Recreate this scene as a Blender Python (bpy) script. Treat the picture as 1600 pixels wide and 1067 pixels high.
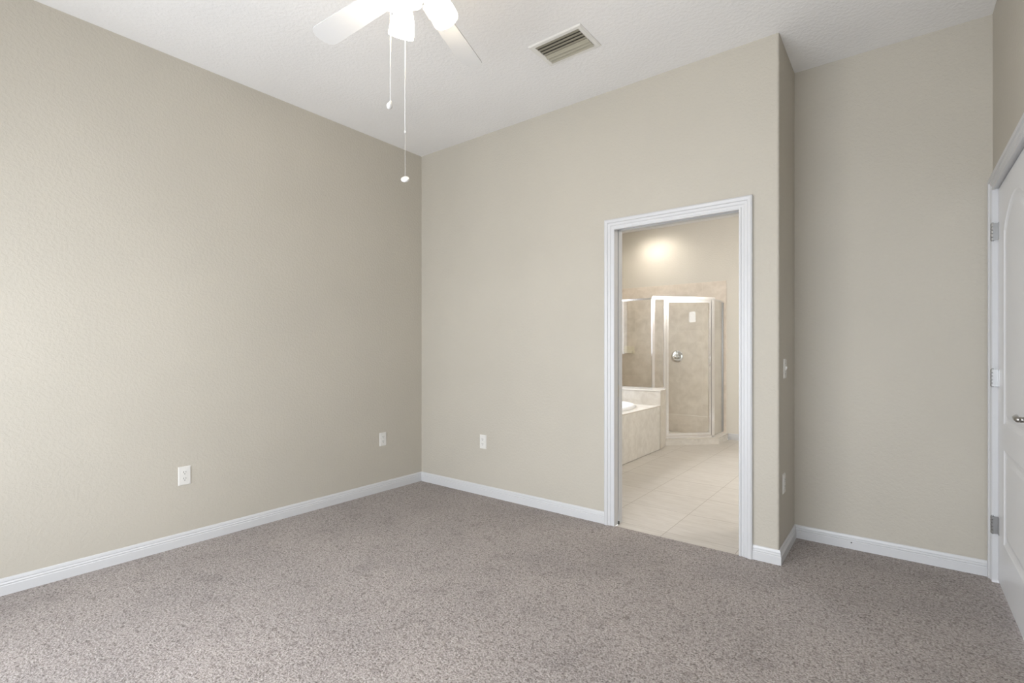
import bpy, bmesh, math, random
from mathutils import Vector, Matrix
random.seed(4)
for o in list(bpy.data.objects): bpy.data.objects.remove(o, do_unlink=True)
S = bpy.context.scene
C = S.collection
PI = math.pi

# ------------------------------------------------------------------ camera, world, light, exposure
CAMX, CAMY, CAMZ, YAW = 3.50236, -3.15158, 1.21181, math.radians(37.7607)
H = 3.0            # ceiling height
WR = 3.896         # right wall face
REC = 0.526        # recess wall face
XR = 2.966         # face of the return wall
YB = -3.75         # rear wall face (behind the camera)
cd = bpy.data.cameras.new('camera')
cam = bpy.data.objects.new('camera', cd); C.objects.link(cam)
cam.location = (CAMX, CAMY, CAMZ); cam.rotation_euler = (PI/2, 0, YAW)
cd.sensor_width = 36; cd.lens = 781.417/1600*36; cd.shift_y = (546.25-533.5)/1600
cd.clip_start = 0.02
S.camera = cam
S.view_settings.view_transform = 'Standard'
S.view_settings.look = 'None'
S.view_settings.gamma = 1
S.view_settings.use_curve_mapping = False
S.view_settings.exposure = -0.02
S.cycles.max_bounces = 12; S.cycles.diffuse_bounces = 8; S.cycles.transparent_max_bounces = 16
S.cycles.sample_clamp_indirect = 6

w = bpy.data.worlds.new('world'); S.world = w; w.use_nodes = True
bg = w.node_tree.nodes['Background']; bg.inputs[0].default_value = (.84, .885, .95, 1); bg.inputs[1].default_value = 7.2

def area(name, loc, target, sx, sy, power, col=(1, 1, 1), spread=180):
    l = bpy.data.lights.new(name, 'AREA'); l.shape = 'RECTANGLE'; l.size = sx; l.size_y = sy
    l.energy = power; l.color = col; l.spread = math.radians(spread)
    o = bpy.data.objects.new(name, l); C.objects.link(o); o.location = loc
    d = Vector(target)-Vector(loc)
    o.rotation_euler = d.to_track_quat('-Z', 'Y').to_euler()
    return o
# daylight outside the bedroom window in the rear wall
area('daylight_bedroom_window', (2.1, -6.6, 3.3), (2.1, -1.0, 0.7), 6.0, 3.2, 190, (.93, .96, 1.0))
# low area light added outside the bedroom window to brighten the ceiling
area('added_upward_light', (3.0, -5.6, -.6), (3.1, -2.0, 2.9), 4, 2.4, 45, (1, .97, .92))
def portal(name, loc, rot, sx, sy):
    l = bpy.data.lights.new(name, 'AREA'); l.shape = 'RECTANGLE'; l.size = sx; l.size_y = sy; l.cycles.is_portal = True
    o = bpy.data.objects.new(name, l); C.objects.link(o); o.location = loc; o.rotation_euler = rot
portal('bedroom_window_portal', (2.08, -3.88, 1.125), (PI/2, 0, 0), 3.16, 2.05)
# area light outside the unseen tub window, added to light the bathroom
area('added_tub_window_light', (-1.6, 1.9, 2.5), (1.6, 2.2, 0.3), 2.0, 2.0, 170, (.97, .98, 1.0))
portal('added_tub_window_portal', (-.13, 2.0, 1.65), (PI/2, 0, -PI/2), 1.3, 1.1)

# ------------------------------------------------------------------ materials
def mat(name, col, rough=.5, metal=0, spec=.5, emit=None, estr=0):
    m = bpy.data.materials.new(name); m.use_nodes = True
    b = m.node_tree.nodes['Principled BSDF']
    b.inputs['Base Color'].default_value = (*col, 1); b.inputs['Roughness'].default_value = rough
    b.inputs['Metallic'].default_value = metal; b.inputs['Specular IOR Level'].default_value = spec
    if emit: b.inputs['Emission Color'].default_value = (*emit, 1); b.inputs['Emission Strength'].default_value = estr
    return m
def nodes(m): return m.node_tree.nodes, m.node_tree.links, m.node_tree.nodes['Principled BSDF']
def pos(m, sc=(1, 1, 1)):
    n, l, b = nodes(m); g = n.new('ShaderNodeNewGeometry'); mp = n.new('ShaderNodeMapping'); mp.inputs['Scale'].default_value = sc
    l.new(g.outputs['Position'], mp.inputs['Vector']); return mp.outputs[0]
def noise(m, vec, scale, detail=3, rough=.5, dist=0):
    n, l, b = nodes(m); t = n.new('ShaderNodeTexNoise'); t.inputs['Scale'].default_value = scale
    t.inputs['Detail'].default_value = detail; t.inputs['Roughness'].default_value = rough; t.inputs['Distortion'].default_value = dist
    l.new(vec, t.inputs['Vector']); return t.outputs['Fac']
def ramp(m, fac, stops):
    n, l, b = nodes(m); r = n.new('ShaderNodeValToRGB'); e = r.color_ramp.elements
    while len(e) < len(stops): e.new(.5)
    for i, (p_, c_) in enumerate(stops): e[i].position = p_; e[i].color = (*c_, 1) if len(c_) == 3 else c_
    l.new(fac, r.inputs[0]); return r.outputs[0]
def bump(m, h, strength, dist):
    n, l, b = nodes(m); q = n.new('ShaderNodeBump'); q.inputs['Strength'].default_value = strength; q.inputs['Distance'].default_value = dist
    l.new(h, q.inputs['Height']); l.new(q.outputs[0], b.inputs['Normal']); return q
def mixc(m, f, a, b_, mode='MIX'):
    n, l, b = nodes(m); x = n.new('ShaderNodeMix'); x.data_type = 'RGBA'; x.blend_type = mode
    for s, v in ((x.inputs[0], f), (x.inputs[6], a), (x.inputs[7], b_)):
        if isinstance(v, (int, float)): s.default_value = v
        elif isinstance(v, tuple): s.default_value = (*v, 1)
        else: l.new(v, s)
    return x.outputs[2]

def paint(name, col, sc=70, st=.26, dist=.0025, thr=.48):
    m = mat(name, col, .62, spec=.3); v = pos(m)
    a = noise(m, v, sc, 2, .5, .2); h = ramp(m, a, [(thr-.06, (0, 0, 0)), (thr+.12, (1, 1, 1))])
    bump(m, h, st, dist); n, l, b = nodes(m)
    f = noise(m, v, 1.6, 2); c = ramp(m, f, [(.3, tuple(x*.975 for x in col)), (.7, tuple(min(1, x*1.02) for x in col))])
    l.new(c, b.inputs['Base Color']); return m
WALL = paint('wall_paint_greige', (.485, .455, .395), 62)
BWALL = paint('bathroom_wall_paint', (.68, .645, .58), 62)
CEIL = paint('ceiling_paint', (.80, .795, .79), 48, .3)
WHITE = mat('white_semi_gloss_trim', (.585, .59, .60), .35)
DOORW = mat('white_door_paint', (.76, .77, .79), .33)
PLATE = mat('ivory_white_plastic', (.70, .69, .66), .3)
SLOT = mat('dark_slot', (.05, .05, .045), .6)
FANW = mat('fan_white', (.60, .60, .60), .4)
CHROME = mat('polished_chrome', (.88, .88, .89), .18, 1)
NICKEL = mat('satin_nickel', (.42, .41, .39), .28, 1)
HINGE = mat('hinge_steel', (.36, .36, .36), .35, 1)
ACRYL = mat('white_acrylic_tub', (.86, .87, .89), .12)
SOAP = mat('cream_ceramic', (.78, .72, .58), .15)
VENTW = mat('vent_white_enamel', (.72, .71, .68), .35)
VENTS = mat('vent_slat_enamel', (.37, .35, .28), .4)
DUCT = mat('duct_dark', (.06, .055, .045), .7)
SHADE = mat('lit_glass_shade', (.95, .94, .9), .3, emit=(1, .86, .66), estr=33)
BULB = mat('lit_downlight_lens', (1, 1, 1), .3, emit=(1, .87, .68), estr=20)
CHAIN = mat('pull_chain_white', (.58, .57, .55), .35)

def carpet():
    m = mat('cut_pile_carpet', (.3, .27, .25), .95, spec=.1); n, l, b = nodes(m); v = pos(m)
    f = noise(m, v, 125, 2, .6, .4)
    f2 = noise(m, v, 52, 3, .65, .6)
    g = noise(m, v, 1.7, 3, .55, .4)
    c1 = ramp(m, f, [(.31, (.150, .124, .112)), (.43, (.305, .268, .248)), (.56, (.40, .36, .338)), (.70, (.51, .466, .442))])
    c2 = ramp(m, f2, [(.36, (.62, .60, .59)), (.50, (1, 1, 1))])
    c3 = ramp(m, g, [(.32, (.86, .86, .87)), (.60, (1.0, 1.0, 1.0))])
    pt = ramp(m, noise(m, v, 7.5, 2, .5, .8), [(.28, (.86, .855, .855)), (.45, (1, 1, 1))]); c3 = mixc(m, 1, c3, pt, 'MULTIPLY')
    c = mixc(m, 1, c1, c2, 'MULTIPLY'); c = mixc(m, 1, c, c3, 'MULTIPLY'); l.new(c, b.inputs['Base Color'])
    a = n.new('ShaderNodeMath'); a.operation = 'ADD'; l.new(f, a.inputs[0]); l.new(f2, a.inputs[1])
    bump(m, a.outputs[0], .7, .010)
    b.inputs['Sheen Weight'].default_value = .15
    return m
CARPET = carpet()

def tile(name, plane, cA, cB, grout, tw, th, off=(0, 0), mortar=.004, rough=.35, bs=.3, nz=9, stripe=False, gd=1):
    m = mat(name, cA, rough); n, l, b = nodes(m)
    g = n.new('ShaderNodeNewGeometry'); s = n.new('ShaderNodeSeparateXYZ'); l.new(g.outputs['Position'], s.inputs[0])
    c = n.new('ShaderNodeCombineXYZ'); ax = {'x': 0, 'y': 1, 'z': 2}
    l.new(s.outputs[ax[plane[0]]], c.inputs[0]); l.new(s.outputs[ax[plane[1]]], c.inputs[1])
    mp = n.new('ShaderNodeMapping'); mp.inputs['Location'].default_value = (-off[0], -off[1], 0); l.new(c.outputs[0], mp.inputs[0])
    br = n.new('ShaderNodeTexBrick'); br.offset = 0; br.squash = 1; br.inputs['Scale'].default_value = 1
    br.inputs['Brick Width'].default_value = tw; br.inputs['Row Height'].default_value = th
    br.inputs['Mortar Size'].default_value = mortar; br.inputs['Mortar Smooth'].default_value = .2; br.inputs['Bias'].default_value = 0
    br.inputs['Color1'].default_value = (1, 1, 1, 1); br.inputs['Color2'].default_value = (.93, .93, .93, 1); br.inputs['Mortar'].default_value = (*grout, 1)
    l.new(mp.outputs[0], br.inputs['Vector'])
    v = pos(m, (1, 6, 1) if stripe else (1, 1, 1))
    f = noise(m, v, nz, 5, .6, .6); cc = ramp(m, f, [(.32, cB), (.66, cA)])
    t = mixc(m, 1, cc, br.outputs['Color'], 'MULTIPLY')
    out = mixc(m, br.outputs['Fac'], t, grout); l.new(out, b.inputs['Base Color'])
    inv = n.new('ShaderNodeMath'); inv.operation = 'SUBTRACT'; inv.inputs[0].default_value = 1; l.new(br.outputs['Fac'], inv.inputs[1])
    bump(m, inv.outputs[0], bs, .002)
    return m
TFLOOR = tile('bathroom_floor_tile', 'xy', (.61, .58, .54), (.53, .495, .45), (.32, .28, .24), .457, .457, (.445, .11), .0022, .3, .3, 5, True)
TWALL = tile('shower_wall_tile', 'xz', (.80, .72, .63), (.68, .60, .51), (.76, .69, .60), .333, .333, (0, .15), .002, .3, .3, 8)
TTUB = tile('tub_face_tile', 'yz', (.74, .72, .68), (.62, .595, .55), (.66, .63, .58), .333, .265, (.09, 0), .002, .35, .3, 11)
TKNEE = tile('knee_wall_tile', 'xz', (.68, .645, .59), (.57, .53, .47), (.60, .56, .50), .333, .333, (.2, .03), .002, .35, .3, 11)
TDECK = tile('tub_deck_tile', 'xy', (.74, .71, .66), (.66, .62, .56), (.62, .58, .52), .333, .333, (.2, .1), .002, .25, .3, 9)

def glass():
    m = bpy.data.materials.new('clear_shower_glass'); m.use_nodes = True; n = m.node_tree.nodes; l = m.node_tree.links; n.clear()
    o = n.new('ShaderNodeOutputMaterial'); mx = n.new('ShaderNodeMixShader'); t = n.new('ShaderNodeBsdfTransparent'); gl = n.new('ShaderNodeBsdfGlossy')
    f = n.new('ShaderNodeFresnel'); ge = n.new('ShaderNodeNewGeometry'); mr = n.new('ShaderNodeMapRange')
    mr.inputs['To Min'].default_value = 1.5; mr.inputs['To Max'].default_value = 1/1.5      # same reflectance on both faces of the thin pane
    l.new(ge.outputs['Backfacing'], mr.inputs['Value']); l.new(mr.outputs[0], f.inputs['IOR'])
    t.inputs[0].default_value = (.982, .99, .985, 1); gl.inputs['Roughness'].default_value = .02
    l.new(f.outputs[0], mx.inputs[0]); l.new(t.outputs[0], mx.inputs[1]); l.new(gl.outputs[0], mx.inputs[2]); l.new(mx.outputs[0], o.inputs[0]); return m
GLASS = glass()

# ------------------------------------------------------------------ mesh helpers
def obj(name, bm, m, parent=None, smooth=False):
    bmesh.ops.recalc_face_normals(bm, faces=bm.faces[:])
    me = bpy.data.meshes.new(name); bm.to_mesh(me); bm.free()
    for x in (m if isinstance(m, (list, tuple)) else [m]): me.materials.append(x)
    if smooth:
        for p in me.polygons: p.use_smooth = True
    o = bpy.data.objects.new(name, me); C.objects.link(o)
    if parent is not None: o.parent = parent
    return o
def empty(name, label, cat, loc, rz=0, group=None):
    o = bpy.data.objects.new(name, None); C.objects.link(o); o.location = loc; o.rotation_euler = (0, 0, rz)
    o['label'] = label; o['category'] = cat
    if group: o['group'] = group
    return o
def st(o, label=None):
    o['kind'] = 'structure'
    if label: o['label'] = label
    return o
def box(bm, x0, x1, y0, y1, z0, z1, bev=0):
    vs = [bm.verts.new((x, y, z)) for x in (x0, x1) for y in (y0, y1) for z in (z0, z1)]
    f = [bm.faces.new([vs[i] for i in q]) for q in ((0, 1, 3, 2), (4, 6, 7, 5), (0, 4, 5, 1), (2, 3, 7, 6), (0, 2, 6, 4), (1, 5, 7, 3))]
    if bev: bmesh.ops.bevel(bm, geom=list({e for q in f for e in q.edges}), offset=bev, segments=2, affect='EDGES', profile=.5)
def BX(*a, **k): bm = bmesh.new(); box(bm, *a, **k); return bm
def prism(bm, pts, z0, z1):
    lo = [bm.verts.new((x, y, z0)) for x, y in pts]; hi = [bm.verts.new((x, y, z1)) for x, y in pts]; n = len(pts)
    bm.faces.new(lo[::-1]); bm.faces.new(hi)
    for i in range(n): bm.faces.new((lo[i], lo[(i+1) % n], hi[(i+1) % n], hi[i]))
def arc(cx, cy, r, a0, a1, n=6): return [(cx+r*math.cos(math.radians(a0+(a1-a0)*i/n)), cy+r*math.sin(math.radians(a0+(a1-a0)*i/n))) for i in range(n+1)]
def lathe(bm, prof, mtx=Matrix(), n=28, cap=True):
    rings = []
    for r, z in prof:
        rings.append([bm.verts.new(mtx @ Vector((r*math.cos(2*PI*i/n), r*math.sin(2*PI*i/n), z))) for i in range(n)])
    for a, b in zip(rings, rings[1:]):
        for i in range(n): bm.faces.new((a[i], a[(i+1) % n], b[(i+1) % n], b[i]))
    if cap:
        bm.faces.new(rings[0][::-1]); bm.faces.new(rings[-1])
def tube(bm, pts, r, n=10):
    pts = [Vector(p) for p in pts]; rings = []
    for i, p in enumerate(pts):
        t = (pts[min(i+1, len(pts)-1)]-pts[max(i-1, 0)]).normalized()
        u = t.cross(Vector((0, 0, 1)) if abs(t.z) < .9 else Vector((1, 0, 0))).normalized(); v_ = t.cross(u)
        rr = r[i] if isinstance(r, (list, tuple)) else r
        rings.append([bm.verts.new(p+u*rr*math.cos(2*PI*k/n)+v_*rr*math.sin(2*PI*k/n)) for k in range(n)])
    for a, b in zip(rings, rings[1:]):
        for k in range(n): bm.faces.new((a[k], a[(k+1) % n], b[(k+1) % n], b[k]))
    bm.faces.new(rings[0][::-1]); bm.faces.new(rings[-1])
def sweep(bm, path, prof, frame, closed=False):
    """path in 2D (a,b); prof (off,h): off along the left normal of the path, h out of plane; frame(a,b,h)->Vector; mitred"""
    n = len(path); rings = []
    for i in range(n):
        p = Vector(path[i]); dirs = []
        if closed or i > 0: dirs.append((p-Vector(path[i-1])).normalized())
        if closed or i < n-1: dirs.append((Vector(path[(i+1) % n])-p).normalized())
        ns = [Vector((-d.y, d.x)) for d in dirs]
        m_ = ns[0] if len(ns) == 1 else (ns[0]+ns[1])/(1+ns[0].dot(ns[1]))
        rings.append([bm.verts.new(frame(p.x+m_.x*o, p.y+m_.y*o, h)) for o, h in prof])
    k = len(prof)
    for i in range(n if closed else n-1):
        a, b = rings[i], rings[(i+1) % n]
        for j in range(k): bm.faces.new((a[j], a[(j+1) % k], b[(j+1) % k], b[j]))
    if not closed: bm.faces.new(rings[0][::-1]); bm.faces.new(rings[-1])

# ------------------------------------------------------------------ room shell
T = .10            # partition thickness
DL, DR, DH = 1.957, 2.756, 2.042        # bathroom opening (jamb faces)
XL2 = 4.25         # bathroom right wall face
# carpet + tile floors
st(obj('floor', BX(0, WR+.3, YB, .0, -.06, 0), CARPET), 'grey-beige cut pile carpet')
bm = bmesh.new(); box(bm, XR, WR+.3, 0, REC, -.06, 0); st(obj('floor', bm, CARPET), 'grey-beige cut pile carpet')
bm = bmesh.new(); box(bm, 0, XL2, T, 4.0, -.06, -.004); box(bm, DL, DR, .0, T, -.06, -.004); st(obj('floor', bm, TFLOOR), 'beige stone-look tile floor in the bathroom')
st(obj('ceiling', BX(-.12, XL2+.12, YB-.12, 4.12, H, H+.1), CEIL))
# walls
bm = bmesh.new(); box(bm, -.12, 0, YB-.12, 1.35, 0, H); box(bm, -.12, 0, 2.65, 4.12, 0, H); box(bm, -.12, 0, 1.35, 2.65, 0, 1.1); box(bm, -.12, 0, 1.35, 2.65, 2.2, H)
st(obj('wall_left', bm, WALL))
bm = bmesh.new()
for a, b_ in ((1.35, 1.39), (1.98, 2.02), (2.61, 2.65)): box(bm, -.10, -.05, a, b_, 1.1, 2.2)
box(bm, -.10, -.05, 1.35, 2.65, 1.1, 1.14); box(bm, -.10, -.05, 1.35, 2.65, 2.16, 2.2)
st(obj('added_tub_window', bm, WHITE))  # unseen window above the tub, added as a light source for the bathroom
bm = bmesh.new()
PK = .062          # the pocket slot starts here in the left jamb
box(bm, 0, DL-.05, 0, T, 0, H); box(bm, DL-.05, DR+.016, 0, T, DH+.05, H)
r = .012
prism(bm, [(DR+.016, 0), *arc(XR-r, r, r, -90, 0), (XR, REC), (XR-T, REC), (XR-T, T), (DR+.016, T)], 0, H)
st(obj('wall_back', bm, WALL))
st(obj('wall_recess', BX(XR-T, XL2, REC, REC+T, 0, H), WALL))
# right wall with the panelled door
D0, D1, DZ = .445, -.470, 2.045
bm = bmesh.new(); box(bm, WR, WR+.12, D0+.02, REC, 0, H); box(bm, WR, WR+.12, YB-.12, D1-.02, 0, H); box(bm, WR, WR+.12, D1-.02, D0+.02, DZ+.02, H)
st(obj('wall_right', bm, WALL))
# rear wall with window opening
WX0, WX1, WZ0, WZ1 = .50, 3.66, .10, 2.15
bm = bmesh.new(); box(bm, 0, WX0, YB-.12, YB, 0, H); box(bm, WX1, WR, YB-.12, YB, 0, H); box(bm, WX0, WX1, YB-.12, YB, 0, WZ0); box(bm, WX0, WX1, YB-.12, YB, WZ1, H)
st(obj('wall_rear', bm, WALL))
bm = bmesh.new()
for a, b_ in ((WX0, WX0+.04), (1.27, 1.32), (2.06, 2.11), (2.85, 2.90), (WX1-.04, WX1)): box(bm, a, b_, YB-.10, YB-.05, WZ0, WZ1)
box(bm, WX0, WX1, YB-.10, YB-.05, WZ0, WZ0+.04); box(bm, WX0, WX1, YB-.10, YB-.05, WZ1-.04, WZ1)
st(obj('window_1', bm, WHITE))
# bathroom far wall and right wall
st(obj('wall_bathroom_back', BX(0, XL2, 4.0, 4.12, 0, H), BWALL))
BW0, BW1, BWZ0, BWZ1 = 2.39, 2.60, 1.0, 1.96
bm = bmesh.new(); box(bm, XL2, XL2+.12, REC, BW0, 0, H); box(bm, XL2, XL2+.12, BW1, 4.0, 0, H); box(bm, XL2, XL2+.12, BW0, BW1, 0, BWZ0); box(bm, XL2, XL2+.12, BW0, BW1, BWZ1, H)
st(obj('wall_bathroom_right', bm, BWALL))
bm = bmesh.new(); box(bm, XL2+.03, XL2+.08, BW0, BW0+.04, BWZ0, BWZ1); box(bm, XL2+.03, XL2+.08, BW1-.04, BW1, BWZ0, BWZ1); box(bm, XL2+.03, XL2+.08, BW0, BW1, BWZ0, BWZ0+.04); 
ap = [(BW0, BWZ1-.16)]+[((BW0+BW1)/2-(BW1-BW0)/2*math.cos(PI*i/12), BWZ1-.16+.12*math.sin(PI*i/12)) for i in range(13)]+[(BW1, BWZ1-.16), (BW1, BWZ1), (BW0, BWZ1)]
va = [bm.verts.new((XL2+.03, y, z)) for y, z in ap]; vb = [bm.verts.new((XL2+.08, y, z)) for y, z in ap]
bm.faces.new(va); bm.faces.new(vb[::-1])
for i in range(len(ap)): bm.faces.new((va[i], va[(i+1) % len(ap)], vb[(i+1) % len(ap)], vb[i]))
w2 = st(obj('window_2', bm, WHITE)); obj('added_blind', BX(XL2+.04, XL2+.05, BW0+.03, BW1-.03, BWZ0+.03, 1.72), WHITE, w2)  # blind added to dim the lower part of the window's reflection in the glass

# ------------------------------------------------------------------ baseboards
BP = [(0, 0), (.013, 0), (.013, .045), (.0105, .049), (.0105, .052), (.0125, .055), (.0095, .060), (.0075, .063), (.0095, .066), (.0085, .072), (.006, .080), (.003, .083), (0, .083)]
def baseb(name, path, z=0, label=None):
    bm = bmesh.new(); sweep(bm, path, BP, lambda a, b, h: Vector((a, b, h+z))); return st(obj(name, bm, WHITE), label)
# left normal of the path must point into the room
baseb('baseboard_left', [(0, 0), (0, YB+.02)])
baseb('baseboard_back', [(0, 0), (1.882, 0)][::-1])
rb = baseb('baseboard_return', [(2.826, 0), (XR, 0), (XR, REC), (WR-.017, REC)][::-1])
bm = bmesh.new(); lathe(bm, [(.0001, .0), (.004, .0), (.004, .0016), (.0001, .0016)], Matrix.Translation((3.272, REC-.013, .040)) @ Matrix.Rotation(PI/2, 4, 'X'), 12)
obj('screw_hole', bm, SLOT, rb)
baseb('baseboard_bathroom', [(XL2, 4.0), (1.672, 4.0)], -.004)

# ------------------------------------------------------------------ casing + jamb of the bathroom opening
CP = [(0, 0), (0, .010), (.003, .013), (.011, .013), (.014, .008), (.026, .009), (.032, .014), (.046, .015), (.050, .021), (.066, .023), (.074, .018), (.074, 0)]
def casing(bm, a0, a1, z1, frame, rev=.005, wd=1.0, z0=0):
    # path runs up the far side, across and down; left normal points outwards
    path = [(a0-rev, z0), (a0-rev, z1+rev), (a1+rev, z1+rev), (a1+rev, z0)]
    sweep(bm, path, [(o*wd, h) for o, h in CP], frame)
bm = bmesh.new(); casing(bm, DL, DR, DH-.008, lambda a, b, h: Vector((a, -h, b)), -.0)
st(obj('trim_1', bm, WHITE), 'white moulded casing around the bathroom opening')
# split jamb: room-side strip, slot, bathroom-side strip
bm = bmesh.new()
box(bm, DL-.05, DL, 0, .044, 0, DH); box(bm, DL-.05, DL, .062, T+.012, -.004, DH)
box(bm, DR, DR+.016, 0, T+.012, 0, DH)
box(bm, DL-.05, DR+.016, 0, .036, DH, DH+.05); box(bm, DL-.05, DR+.016, .066, T+.012, DH, DH+.05)
box(bm, DL-.05, DR+.016, .036, .066, DH+.046, DH+.05)
st(obj('trim_2', bm, WHITE), 'white split jamb of the pocket door')
# pocket door edge retracted inside the slot
pd = obj('door_2', BX(DL-.048, DL-.018, .047, .059, .012, DH+.02), DOORW); st(pd, 'white pocket door slid into the wall')
bm = BX(DL-.020, DL-.001, .0445, .0615, .885, .965); obj('edge_pull', bm, NICKEL, pd)['label'] = 'metal edge pull'
bm = BX(DL-.004, DL+.008, .044, .056, -.003, .020, bev=.002); obj('floor_guide', bm, SLOT, pd)['label'] = 'black floor guide'

# ------------------------------------------------------------------ panelled door on the right wall
XD = WR+.012       # door face
bm = bmesh.new(); casing(bm, -D0-.004, -D1+.004, DZ, lambda a, b, h: Vector((WR-h, -a, b)), .0, .92)
st(obj('trim_3', bm, WHITE), 'white moulded casing around the panelled door')
bm = bmesh.new(); box(bm, WR-.002, WR+.12, D0+.003, D0+.02, 0, DZ+.02); box(bm, WR-.002, WR+.12, D1-.02, D1-.003, 0, DZ+.02); box(bm, WR-.002, WR+.12, D1-.003, D0+.003, DZ+.003, DZ+.02)
box(bm, XD+.036, XD+.05, D1-.003, D0+.003, DZ-.01, DZ+.003)
st(obj('trim_4', bm, WHITE), 'white jamb of the panelled door')
def panel_outline(y0, y1, z0, z1, rise=0, n=16):
    # (a,b) = (-y, z) counter-clockwise
    pts = [(-y0, z0), (-y1, z0), (-y1, z1)]
    if rise:
        w_ = (y0-y1)
        for i in range(1, n): 
            t = i/n; a = -y1-w_*t
            # shoulder then arch
            pts.append((a, z1+rise*math.sin(PI*t)**.8))
    pts.append((-y0, z1)); return pts
def offset_loop(pts, d):
    n = len(pts); out = []
    for i in range(n):
        p = Vector(pts[i]); d1 = (p-Vector(pts[i-1])).normalized(); d2 = (Vector(pts[(i+1) % n])-p).normalized()
        n1 = Vector((-d1.y, d1.x)); n2 = Vector((-d2.y, d2.x)); m_ = (n1+n2)/max(.3, 1+n1.dot(n2)); out.append((p.x+m_.x*d, p.y+m_.y*d))
    return out
def panel_door():
    bm = bmesh.new(); fr = lambda a, b, dpt: bm.verts.new((XD+dpt, -a, b))
    y0, y1, z0, z1 = D0, D1, .014, DZ-.003
    outer = [(-y0, z0), (-y1, z0), (-y1, z1), (-y0, z1)]
    ov = [fr(a, b, 0) for a, b in outer]; edges = [bm.edges.new((ov[i], ov[(i+1) % 4])) for i in range(4)]
    for (pa, pb, pz0, pz1, rise) in ((.275, -.300, .250, .718, 0), (.275, -.300, .845, 1.800, .125)):
        base = panel_outline(pa, pb, pz0, pz1, rise)
        rings = []
        for off, dpt in ((0, 0), (.006, .004), (.016, .007), (.024, .0085), (.034, .0085), (.050, .003), (.056, .002)):
            lp = offset_loop(base, off) if off else base
            rings.append([fr(a, b, dpt) for a, b in lp])
        n = len(base)
        edges += [bm.edges.new((rings[0][i], rings[0][(i+1) % n])) for i in range(n)]
        for A, B in zip(rings, rings[1:]):
            for i in range(n): bm.faces.new((A[i], A[(i+1) % n], B[(i+1) % n], B[i]))
        bm.faces.new(rings[-1])
    bmesh.ops.triangle_fill(bm, edges=edges, use_beauty=True, use_dissolve=False)
    bk = [fr(a, b, .035) for a, b in outer]
    for i in range(4): bm.faces.new((ov[i], ov[(i+1) % 4], bk[(i+1) % 4], bk[i]))
    bm.faces.new(bk[::-1])
    return bm
door = st(obj('door_1', panel_door(), DOORW), 'white two-panel arch-top door')
for hz in (1.825, 1.065, .300):
    bm = bmesh.new(); yk = D0+.004; xk = WR-.009
    for k in range(5):
        z_ = hz-.045+k*.018; lathe(bm, [(.0070, z_+.0008), (.0080, z_+.002), (.0080, z_+.016), (.0070, z_+.0172)], Matrix.Translation((xk, yk, 0)), 14)
    lathe(bm, [(.004, hz-.049), (.0045, hz-.045)], Matrix.Translation((xk, yk, 0)), 12); lathe(bm, [(.0045, hz+.045), (.0035, hz+.050)], Matrix.Translation((xk, yk, 0)), 12)
    box(bm, xk+.001, XD+.001, yk-.012, yk-.006, hz-.044, hz+.044); box(bm, XD-.0025, XD+.0004, yk-.038, yk-.006, hz-.044, hz+.044)
    obj('hinge', bm, HINGE, door)['label'] = 'steel door hinge'
# lever handle
yl, zl = -.415, .940
bm = bmesh.new(); RX = Matrix.Translation((XD, yl, zl)) @ Matrix.Rotation(-PI/2, 4, 'Y')
lathe(bm, [(.0001, 0), (.033, 0), (.033, .004), (.028, .009), (.014, .011), (.012, .014), (.011, .030), (.0115, .036), (.0001, .036)], RX, 30)
hd = obj('door_handle', bm, NICKEL, door, True); hd['label'] = 'satin nickel lever handle'
bm = bmesh.new(); tube(bm, [(XD-.040, yl-.012, zl), (XD-.041, yl, zl), (XD-.042, yl+.03, zl+.001), (XD-.040, yl+.07, zl+.002), (XD-.034, yl+.10, zl+.003), (XD-.030, yl+.112, zl+.004)], [.007, .0115, .0105, .009, .0075, .005], 14)
obj('lever', bm, NICKEL, hd, True)

# ------------------------------------------------------------------ outlets and switch
def outlet(loc, rz, label, group=None, slots=True):
    t = empty('wall_outlet', label, 'outlet', loc, rz, group)
    # local frame: wall plane is y=0, room towards -y
    bm = BX(-.035, .035, -.006, -.0003, -.0575, .0575); bmesh.ops.bevel(bm, geom=[e for e in bm.edges if all(v.co.y < -.005 for v in e.verts)], offset=.004, segments=3, affect='EDGES')
    obj('cover_plate', bm, PLATE, t)
    for s in (-1, 1):
        bm = bmesh.new(); pts = [(math.copysign(min(abs(.017*math.cos(a)), .0165), math.cos(a)), s*.0195+max(-.0135, min(.0135, .0172*math.sin(a)))) for a in [2*PI*i/28 for i in range(28)]]
        f = [bm.verts.new((x, -.0078, z)) for x, z in pts]; g = [bm.verts.new((x, -.0055, z)) for x, z in pts]
        bm.faces.new(f)
        for i in range(28): bm.faces.new((f[i], f[(i+1) % 28], g[(i+1) % 28], g[i]))
        rc = obj('receptacle', bm, PLATE, t)
        bm = bmesh.new(); zc = s*.0195
        box(bm, -.0078, -.0054, -.0084, -.0077, zc-.001, zc+.009); box(bm, .0052, .0074, -.0084, -.0077, zc, zc+.008)
        lathe(bm, [(.0026, 0), (.0026, .0006)], Matrix.Translation((0, -.0078, zc-.0075)) @ Matrix.Rotation(PI/2, 4, 'X'), 12)
        obj('slots', bm, SLOT, rc)['label'] = 'dark plug slots'
    bm = bmesh.new(); lathe(bm, [(.0032, 0), (.0030, .0012), (.001, .0016)], Matrix.Translation((0, -.006, 0)) @ Matrix.Rotation(PI/2, 4, 'X'), 12); obj('screw', bm, PLATE, t)
    return t
outlet((0, -1.945, .432), PI/2, 'white duplex outlet low on the long left wall, larger and nearer one')
outlet((0, -.440, .445), PI/2, 'white duplex outlet on the left wall beside the room corner')
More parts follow.
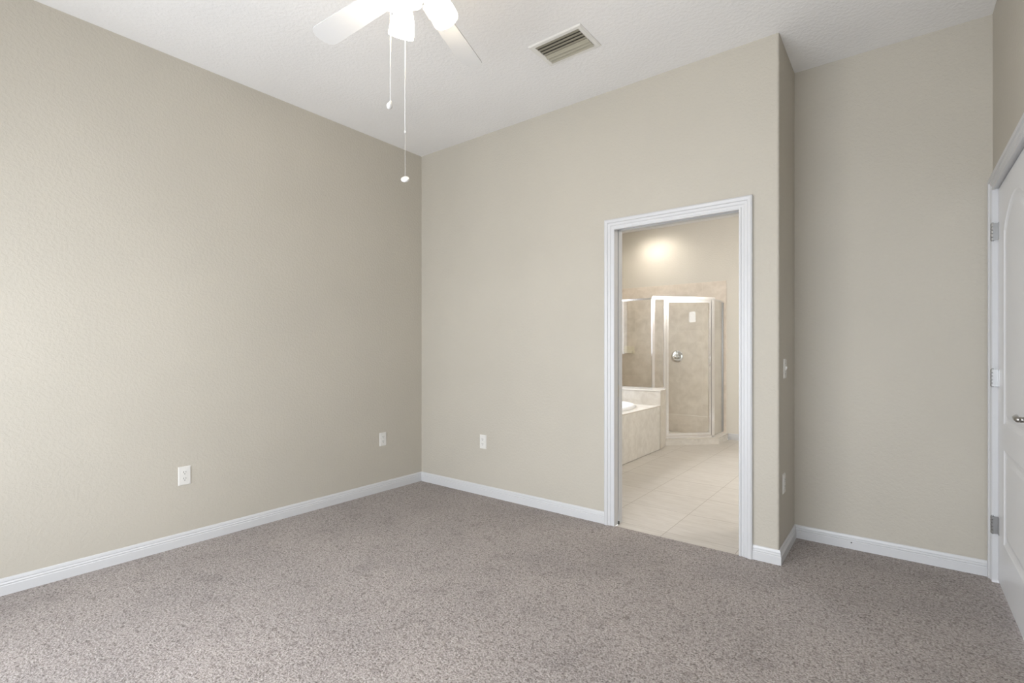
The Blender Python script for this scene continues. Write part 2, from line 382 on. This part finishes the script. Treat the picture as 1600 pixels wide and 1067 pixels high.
outlet((.757, 0, .444), 0, 'white duplex outlet on the wall left of the bathroom opening')
outlet((XR, .135, .430), PI/2, 'white duplex outlet low on the narrow return wall beneath the light switch')
t = empty('light_switch', 'white toggle light switch on the narrow return wall beside the bathroom opening', 'light switch', (XR, .165, 1.100), PI/2)
bm = BX(-.035, .035, -.006, -.0003, -.0575, .0575); bmesh.ops.bevel(bm, geom=[e for e in bm.edges if all(v.co.y < -.005 for v in e.verts)], offset=.004, segments=3, affect='EDGES')
obj('cover_plate', bm, PLATE, t)
bm = BX(-.005, .005, -.011, -.005, -.012, .012); 
for v in bm.verts:
    if v.co.y < -.01: v.co.z = v.co.z*.45+.006; v.co.y -= .004
obj('toggle', bm, PLATE, t)
for s in (-1, 1):
    bm = bmesh.new(); lathe(bm, [(.0032, 0), (.0030, .0012), (.001, .0016)], Matrix.Translation((0, -.006, s*.030)) @ Matrix.Rotation(PI/2, 4, 'X'), 12); obj('screw', bm, NICKEL, t)

# ------------------------------------------------------------------ ceiling air vent
vx0, vx1, vy0, vy1 = 1.766, 2.120, -.758, -.510
t = empty('air_vent', 'white ceiling air vent with long angled louvres', 'air vent', ((vx0+vx1)/2, (vy0+vy1)/2, H))
cx, cy = (vx1-vx0)/2, (vy1-vy0)/2; fw = .032
bm = bmesh.new(); sweep(bm, [(-cx, -cy), (cx, -cy), (cx, cy), (-cx, cy)], [(0, 0), (0, -.003), (.006, -.0075), (.026, -.0075), (fw, -.004), (fw, 0)], lambda a, b, h: Vector((a, b, h)), True)
obj('frame', bm, VENTW, t)
bm = bmesh.new(); box(bm, -cx+fw-.001, cx-fw+.001, -cy+fw-.001, cy-fw+.001, -.0012, -.0004); obj('duct_opening', bm, DUCT, t)['label'] = 'dark duct opening'
n = 7
for i in range(n):
    yc = -cy+fw+.010+(2*(cy-fw)-.020)*i/(n-1); bm = bmesh.new()
    s = -1 if i < 4 else 1
    wv = .0115 
    pr = [(-wv, -.0015), (-wv*.4, -.0045), (wv*.3, -.0085), (wv*.75, -.0125), (wv*.75+.0012, -.0122), (wv*.35+.0006, -.0078), (-wv*.4, -.0036), (-wv, -.0007)]
    if s < 0: pr = [(a*1.25, b*.55) for a, b in pr]
    va = [bm.verts.new((-cx+fw, yc+s*a, b)) for a, b in pr]; vb = [bm.verts.new((cx-fw, yc+s*a, b)) for a, b in pr]; k = len(pr)
    bm.faces.new(va); bm.faces.new(vb[::-1])
    for j in range(k): bm.faces.new((va[j], va[(j+1) % k], vb[(j+1) % k], vb[j]))
    obj('louvre', bm, VENTS, t)

# ------------------------------------------------------------------ ceiling fan with light kit
FX, FY, FZ = 2.004, -1.850, 2.650
fan = empty('ceiling_fan', 'white five-blade ceiling fan with lit tulip shades and pull chains', 'ceiling fan', (FX, FY, H))
def zz(z): return z-H
bm = bmesh.new(); lathe(bm, [(.0001, 0), (.065, 0), (.066, -.012), (.055, -.045), (.03, -.06), (.0001, -.062)], n=36); obj('canopy', bm, FANW, fan, True)
bm = bmesh.new(); lathe(bm, [(.012, -.05), (.012, zz(2.80))], n=16); obj('downrod', bm, FANW, fan, True)
bm = bmesh.new(); lathe(bm, [(.0001, zz(2.81)), (.03, zz(2.805)), (.07, zz(2.79)), (.095, zz(2.76)), (.10, zz(2.73)), (.098, zz(2.70)), (.085, zz(2.675)), (.06, zz(2.665)), (.0001, zz(2.66))], n=40); obj('motor_housing', bm, FANW, fan, True)
def blade_bm(az):
    bm = bmesh.new(); pts = [(.150, -.036), (.165, -.044), (.22, -.050), (.40, -.055), (.57, -.058)]
    pts += [(.580+.042*math.cos(a), .058*math.sin(a)) for a in [math.radians(q) for q in (-75, -50, -25, 0, 25, 50, 75)]]
    pts += [(.57, .058), (.40, .055), (.22, .050), (.165, .044), (.150, .036)]
    M = Matrix.Translation((0, 0, FZ-H)) @ Matrix.Rotation(math.radians(az), 4, 'Z') @ Matrix.Rotation(math.radians(10), 4, 'X')
    a = [bm.verts.new(M @ Vector((x, y, -.003))) for x, y in pts]; b = [bm.verts.new(M @ Vector((x, y, .003))) for x, y in pts]; k = len(pts)
    bm.faces.new(a[::-1]); bm.faces.new(b)
    for i in range(k): bm.faces.new((a[i], a[(i+1) % k], b[(i+1) % k], b[i]))
    return bm
AZ = 109.5
for k in range(5):
    az = AZ+72*k; b = obj('blade', blade_bm(az), FANW, fan)
    M = Matrix.Translation((0, 0, FZ-H)) @ Matrix.Rotation(math.radians(az), 4, 'Z') @ Matrix.Rotation(math.radians(10), 4, 'X')
    bm = bmesh.new(); pts = [(.060, -.018), (.12, -.012), (.165, -.034), (.20, -.036), (.225, -.015), (.225, .015), (.20, .036), (.165, .034), (.12, .012), (.060, .018)]
    lo = [bm.verts.new(M @ Vector((x, y, -.0085))) for x, y in pts]; hi = [bm.verts.new(M @ Vector((x, y, -.0035))) for x, y in pts]; kk = len(pts)
    bm.faces.new(lo[::-1]); bm.faces.new(hi)
    for i in range(kk): bm.faces.new((lo[i], lo[(i+1) % kk], hi[(i+1) % kk], hi[i]))
    obj('blade_bracket', bm, FANW, b)
bm = bmesh.new(); lathe(bm, [(.0001, zz(2.665)), (.045, zz(2.662)), (.050, zz(2.64)), (.048, zz(2.60)), (.040, zz(2.585)), (.036, zz(2.555)), (.020, zz(2.545)), (.0001, zz(2.543))], n=32); lk = obj('switch_housing', bm, FANW, fan, True)
for az in (160, 40, 280):
    a = math.radians(az); d = Vector((math.cos(a), math.sin(a), 0))
    bm = bmesh.new(); tube(bm, [d*.035+Vector((0, 0, zz(2.60))), d*.055+Vector((0, 0, zz(2.612))), d*.072+Vector((0, 0, zz(2.606))), d*.080+Vector((0, 0, zz(2.592)))], [.010, .010, .011, .017], 14); arm = obj('lamp_arm', bm, FANW, fan, True)
    tilt = math.radians(25); ax = Vector((d.x*math.sin(tilt), d.y*math.sin(tilt), -math.cos(tilt)))
    M = Matrix.Translation(d*.080+Vector((0, 0, zz(2.604)))) @ ax.to_track_quat('Z', 'Y').to_matrix().to_4x4()
    bm = bmesh.new(); prof = [(.018, 0), (.026, .010), (.036, .030), (.044, .055), (.049, .080), (.051, .100), (.0505, .118)]
    inner = [(r_-.003, z_) for r_, z_ in prof[::-1]]
    lathe(bm, prof+inner, M, 32, False); obj('lamp_shade', bm, SHADE, fan, True)['label'] = 'lit frosted glass tulip shade'
# pull chains
def chain(x, y, ztop, zend, thick_end, knob, label):
    bm = bmesh.new(); lx, ly = x-FX, y-FY
    tube(bm, [(lx, ly, zz(ztop)), (lx, ly, zz(thick_end))], .0021, 8)
    if thick_end > zend: tube(bm, [(lx, ly, zz(thick_end)), (lx, ly, zz(zend))], .0006, 6)
    lathe(bm, [(.001, zz(thick_end)+.006), (.0036, zz(thick_end)+.003), (.0036, zz(thick_end)-.002), (.001, zz(thick_end)-.006)], Matrix.Translation((lx, ly, 0)), 12)
    c = obj('pull_chain', bm, CHAIN, fan, True); bm = bmesh.new()
    if knob == 'drop': lathe(bm, [(.001, .008), (.004, .004), (.010, -.004), (.012, -.012), (.009, -.020), (.004, -.024), (.001, -.025)], Matrix.Translation((lx, ly, zz(zend))) @ Matrix.Rotation(math.radians(28), 4, 'Y'), 20)
    else:
        Mk = Matrix.Translation((lx, ly, zz(zend)-.012)) @ Matrix.Rotation(YAW, 4, 'Z') @ Matrix.Rotation(math.radians(52), 4, 'X')
        lathe(bm, [(.001, -.006), (.010, -.006), (.0155, -.003), (.0165, 0), (.0155, .003), (.0115, .0055), (.010, .0040), (.006, .0040), (.005, .006), (.001, .0065)], Mk, 28)
    obj('pull_knob', bm, CHAIN, c, True)['label'] = label
chain(1.937, -1.903, 2.56, 2.172, 2.172, 'drop', 'small white teardrop pull')
chain(1.979, -1.865, 2.56, 1.888, 2.060, 'disc', 'round white disc pull')

# ------------------------------------------------------------------ bathroom: tile, tub, knee wall, shower
st(obj('wall_shower_tile', BX(0, 1.645, 3.988, 4.0, 0, 2.150), TWALL), 'beige tiled shower wall')
st(obj('wall_shower_tile_left', BX(0, .012, 2.9, 3.988, 0, 2.150), tile('shower_side_tile', 'yz', (.80, .72, .63), (.68, .60, .51), (.76, .69, .60), .333, .333, (0, .15), .002)), 'beige tiled shower side wall')
# tub platform (deck, front) with oval cut out
TX, TY0, TY1, TZ = 1.200, 1.05, 2.76, .530
ocx, ocy, orx, ory = .60, 1.93, .46, .74
tub = empty('bathtub', 'white drop-in bathtub in a beige tiled platform beside the shower', 'bathtub', (ocx, ocy, 0))
def tobj(name, bm, m):
    for v in bm.verts: v.co -= Vector((ocx, ocy, 0))
    return obj(name, bm, m, tub)
bm = bmesh.new(); box(bm, TX-.03, TX, TY0, TY1, 0, TZ-.012); box(bm, 0.014, TX-.03, TY0, TY0+.03, 0, TZ-.012); tobj('front_panel', bm, TTUB)['label'] = 'beige tiled front panel'
bm = bmesh.new()
outer = [(0.014, TY0), (TX, TY0), (TX, TY1), (0.014, TY1)]
ov = [bm.verts.new((x, y, TZ)) for x, y in outer]; ed = [bm.edges.new((ov[i], ov[(i+1) % 4])) for i in range(4)]
def sup(i, n=48, e=.75):
    a = 2*PI*i/n; c_, s_ = math.cos(a), math.sin(a); return math.copysign(abs(c_)**e, c_), math.copysign(abs(s_)**e, s_)
iv = [bm.verts.new((ocx+orx*sup(i)[0], ocy+ory*sup(i)[1], TZ)) for i in range(48)]
ed += [bm.edges.new((iv[i], iv[(i+1) % 48])) for i in range(48)]
bmesh.ops.triangle_fill(bm, edges=ed, use_beauty=True)
for i in range(4):
    a, b_ = ov[i], ov[(i+1) % 4]; c1 = bm.verts.new((a.co.x, a.co.y, TZ-.012)); c2 = bm.verts.new((b_.co.x, b_.co.y, TZ-.012)); bm.faces.new((a, b_, c2, c1))
tobj('deck', bm, TDECK)['label'] = 'pale tiled deck'
bm = bmesh.new(); rings = []
for k, (s, z) in enumerate(((1.075, 0), (1.078, .018), (1.06, .030), (1.03, .033), (.97, .030), (.945, .018), (.93, -.02), (.89, -.20), (.80, -.36), (.60, -.41), (.02, -.415))):
    ex = min(1, .75+.02*k); rings.append([bm.verts.new((orx*(s)*sup(i, 48, ex)[0], ory*(s*.985+.015)*sup(i, 48, ex)[1] if s > .1 else 0.01*sup(i)[1], z+TZ)) for i in range(48)])
for A, B in zip(rings, rings[1:]):
    for i in range(48): bm.faces.new((A[i], A[(i+1) % 48], B[(i+1) % 48], B[i]))
bm.faces.new(rings[-1]); obj('basin', bm, ACRYL, tub, True)
bm = bmesh.new(); lathe(bm, [(.0001, 0), (.032, 0), (.030, .004), (.0001, .005)], Matrix.Translation((0, .35, TZ-.412)), 24); obj('drain', bm, CHROME, tub, True)
# knee wall between tub and shower
KZ = .705
kp = [(.014, 2.762), (1.205, 2.762), (1.170, 3.035), (1.075, 3.035), (.985, 2.945), (.014, 2.945)]
bm = bmesh.new(); prism(bm, kp, 0, KZ); knee = st(obj('wall_knee', bm, TKNEE), 'half-height tiled wall between the tub and the shower')
bm = bmesh.new(); prism(bm, [(.014, 2.756), (1.211, 2.756), (1.176, 3.041), (1.072, 3.041), (.982, 2.951), (.014, 2.951)], KZ, KZ+.012); obj('cap', bm, mat('knee_wall_cap', (.80, .77, .72), .15), knee)
# shower enclosure
sh = empty('shower_enclosure', 'chrome-framed neo-angle glass shower enclosure beyond the tub', 'shower', (1.13, 3.07, 0))
O = Vector((1.13, 3.07, 0))
def shobj(name, bm, m, parent=None, smooth=False):
    for v in bm.verts: v.co -= O
    return obj(name, bm, m, parent or sh, smooth)
CZ = .085
# curb: diagonal then along x=1.67 towards the far wall
ci = .10
curb = [(1.172, 3.040), (1.668, 3.560), (1.668, 3.986), (1.568, 3.986), (1.568, 3.600), (1.077, 3.097), (1.077, 3.040)]
bm = bmesh.new(); prism(bm, curb, -.004, CZ-.012); shobj('curb', bm, TTUB)
bm = bmesh.new(); prism(bm, [(1.174, 3.036), (1.674, 3.557), (1.674, 3.986), (1.564, 3.986), (1.564, 3.602), (1.074, 3.100), (1.074, 3.042)], CZ-.012, CZ); shobj('curb_cap', bm, TDECK)
bm = bmesh.new(); prism(bm, [(.014, 2.952), (1.07, 3.045), (1.07, 3.10), (1.56, 3.61), (1.56, 3.986), (.014, 3.986)], -.004, .03); shobj('shower_pan', bm, TFLOOR)
ZT = 1.870
A_ = (.014, 2.905); B_ = (1.032, 2.958); Cc = (1.603, 3.546); Dd = (1.603, 3.984); M1 = (1.130, 3.0635)
def bar(p, q, z0, z1, th, ext=0):
    p = Vector(p); q = Vector(q); d = (q-p).normalized(); n_ = Vector((-d.y, d.x))*th/2; p = p-d*ext; q = q+d*ext
    bm = bmesh.new(); prism(bm, [tuple(p-n_), tuple(q-n_), tuple(q+n_), tuple(p+n_)], z0, z1); return bm
def ondiag(t): return (B_[0]+(Cc[0]-B_[0])*t, B_[1]+(Cc[1]-B_[1])*t)
A_ = (.016, B_[1]-.0)
# left fixed panel on the knee wall
shobj('glass_panel', bar(A_, B_, KZ+.012, ZT-.005, .006), GLASS)
shobj('top_rail', bar(A_, B_, ZT-.022, ZT, .022), CHROME)
shobj('bottom_rail', bar(A_, B_, KZ+.012, KZ+.028, .022), CHROME)
shobj('wall_channel', bar(A_, (A_[0]+.02, A_[1]), KZ+.03, ZT-.022, .022), CHROME)
tp = .19
def post(t, z0, z1, wd, th): 
    c_ = Vector(ondiag(t)); d = (Vector(Cc)-Vector(B_)).normalized(); return bar(c_-d*wd/2, c_+d*wd/2, z0, z1, th)
shobj('corner_post', post(.0, KZ+.012, ZT+.004, .034, .032), CHROME)
# narrow fixed panel
shobj('glass_panel', bar(ondiag(.02), ondiag(tp), KZ+.012, ZT-.005, .006), GLASS)
shobj('bottom_rail', bar(ondiag(.02), ondiag(tp), KZ+.012, KZ+.026, .022), CHROME)
shobj('hinge_post', post(tp-.002, CZ, ZT, .030, .030), CHROME)
shobj('header_rail', bar(B_, Cc, ZT-.018, ZT+.018, .036, .012), CHROME)
# door (frame, glass, handle)
z0, z1 = CZ+.030, ZT-.022
d0, d1 = tp+.022, .952
bm = bmesh.new()
for q in (bar(ondiag(d0), ondiag(d0+.036), z0, z1, .026), bar(ondiag(d1-.030), ondiag(d1), z0, z1, .026), bar(ondiag(d0+.036), ondiag(d1-.030), z1-.034, z1, .026), bar(ondiag(d0+.036), ondiag(d1-.030), z0, z0+.034, .026)):
    me = bpy.data.meshes.new('tmp'); q.to_mesh(me); q.free(); bm.from_mesh(me); bpy.data.meshes.remove(me)
sd = shobj('shower_door', bm, CHROME)
g = shobj('door_glass', bar(ondiag(d0+.03), ondiag(d1-.024), z0+.03, z1-.03, .005), GLASS, sd)
bm = bmesh.new(); c_ = Vector(ondiag(.925)); nrm = Vector((.707, -.707))
hp = [(*(c_+nrm*.012), 1.01), (*(c_+nrm*.030), 1.01), (*(c_+nrm*.034), 1.05), (*(c_+nrm*.034), 1.10), (*(c_+nrm*.030), 1.14), (*(c_+nrm*.012), 1.14)]
tube(bm, hp, .005, 10); shobj('pull_handle', bm, CHROME, sd, True)
shobj('sill_rail', bar(ondiag(.0+.19), Cc, CZ, CZ+.026, .036, .006), CHROME)
# right fixed panel
shobj('corner_post', post(.982, CZ, ZT, .040, .036), CHROME)
shobj('glass_panel', bar(Cc, Dd, CZ, ZT-.005, .006), GLASS)
shobj('top_rail', bar(Cc, Dd, ZT-.020, ZT, .022), CHROME)
shobj('bottom_rail', bar(Cc, Dd, CZ, CZ+.018, .022), CHROME)
shobj('wall_channel', bar((Dd[0], Dd[1]-.02), Dd, CZ+.02, ZT-.022, .022), NICKEL)
# soap dish and valve
sd_ = empty('soap_dish', 'cream ceramic soap dish on the tiled shower wall', 'soap dish', (.236, 3.988, 1.21))
bm = bmesh.new(); box(bm, -.088, .088, -.012, 0, -.055, .055, bev=.004); obj('back_plate', bm, SOAP, sd_)
bm = bmesh.new(); box(bm, -.080, .080, -.075, -.010, -.052, -.034, bev=.006); box(bm, -.080, .080, -.075, -.064, -.036, -.016, bev=.004); box(bm, -.080, -.070, -.068, -.010, -.036, -.012, bev=.003); box(bm, .070, .080, -.068, -.010, -.036, -.012, bev=.003); obj('tray', bm, SOAP, sd_)
vl = empty('shower_valve', 'round chrome shower valve with single handle on the tiled wall', 'shower valve', (.975, 3.988, 1.113))
RM = Matrix.Rotation(PI/2, 4, 'X')
bm = bmesh.new(); lathe(bm, [(.0001, 0), (.088, 0), (.088, .004), (.080, .010), (.050, .014), (.0001, .014)], RM, 40); obj('escutcheon', bm, CHROME, vl, True)
bm = bmesh.new(); lathe(bm, [(.030, .012), (.032, .030), (.036, .045), (.034, .060), (.020, .070), (.0001, .072)], RM, 32); kn = obj('knob', bm, CHROME, vl, True)
bm = bmesh.new(); tube(bm, [(0, -.050, .02), (.004, -.056, .045), (.010, -.060, .075)], [.010, .008, .009], 12); obj('lever', bm, CHROME, kn, True)
# bathroom downlight over the shower, plus two unseen ones added for light
def downlight(x, y, label, e):
    t = empty('recessed_light', label, 'ceiling light', (x, y, H))
    bm = bmesh.new(); lathe(bm, [(.055, 0), (.080, 0), (.080, -.004), (.072, -.007), (.055, -.004)], n=32, cap=False); obj('trim_ring', bm, WHITE, t, True)
    bm = bmesh.new(); lathe(bm, [(.0001, -.001), (.055, -.001), (.055, -.003), (.0001, -.003)], n=32); obj('lens', bm, BULB, t)
    l = bpy.data.lights.new('downlight', 'SPOT'); l.energy = e; l.color = (1, .93, .83); l.spot_size = math.radians(168); l.spot_blend = 1; l.shadow_soft_size = .06
    o = bpy.data.objects.new('downlight', l); C.objects.link(o); o.location = (x, y, H-.012); return o
downlight(.68, 3.64, 'recessed downlight in the bathroom ceiling above the shower', 36)
downlight(2.3, 2.6, 'added unseen downlight in the middle of the bathroom ceiling', 24)
downlight(2.4, 1.2, 'added unseen downlight in the bathroom ceiling near the doorway', 12)

# unseen light bar added on the right wall to brighten tub and shower
t = empty('added_light_bar', 'added unseen light bar high on the right bathroom wall', 'added light', (XL2, 2.2, 2.36))
obj('back_plate', BX(-.025, -.001, -.75, .75, -.06, .06, bev=.004), CHROME, t)
obj('diffuser', BX(-.095, -.025, -.72, .72, -.045, .045, bev=.012), mat('added_bar_diffuser', (1, 1, 1), .4, emit=(1, .95, .86), estr=3.5), t)
area('added_bar_lamp', (XL2-.11, 2.2, 2.36), (1.2, 2.7, .9), 1.4, .09, 62, (1, .95, .87))
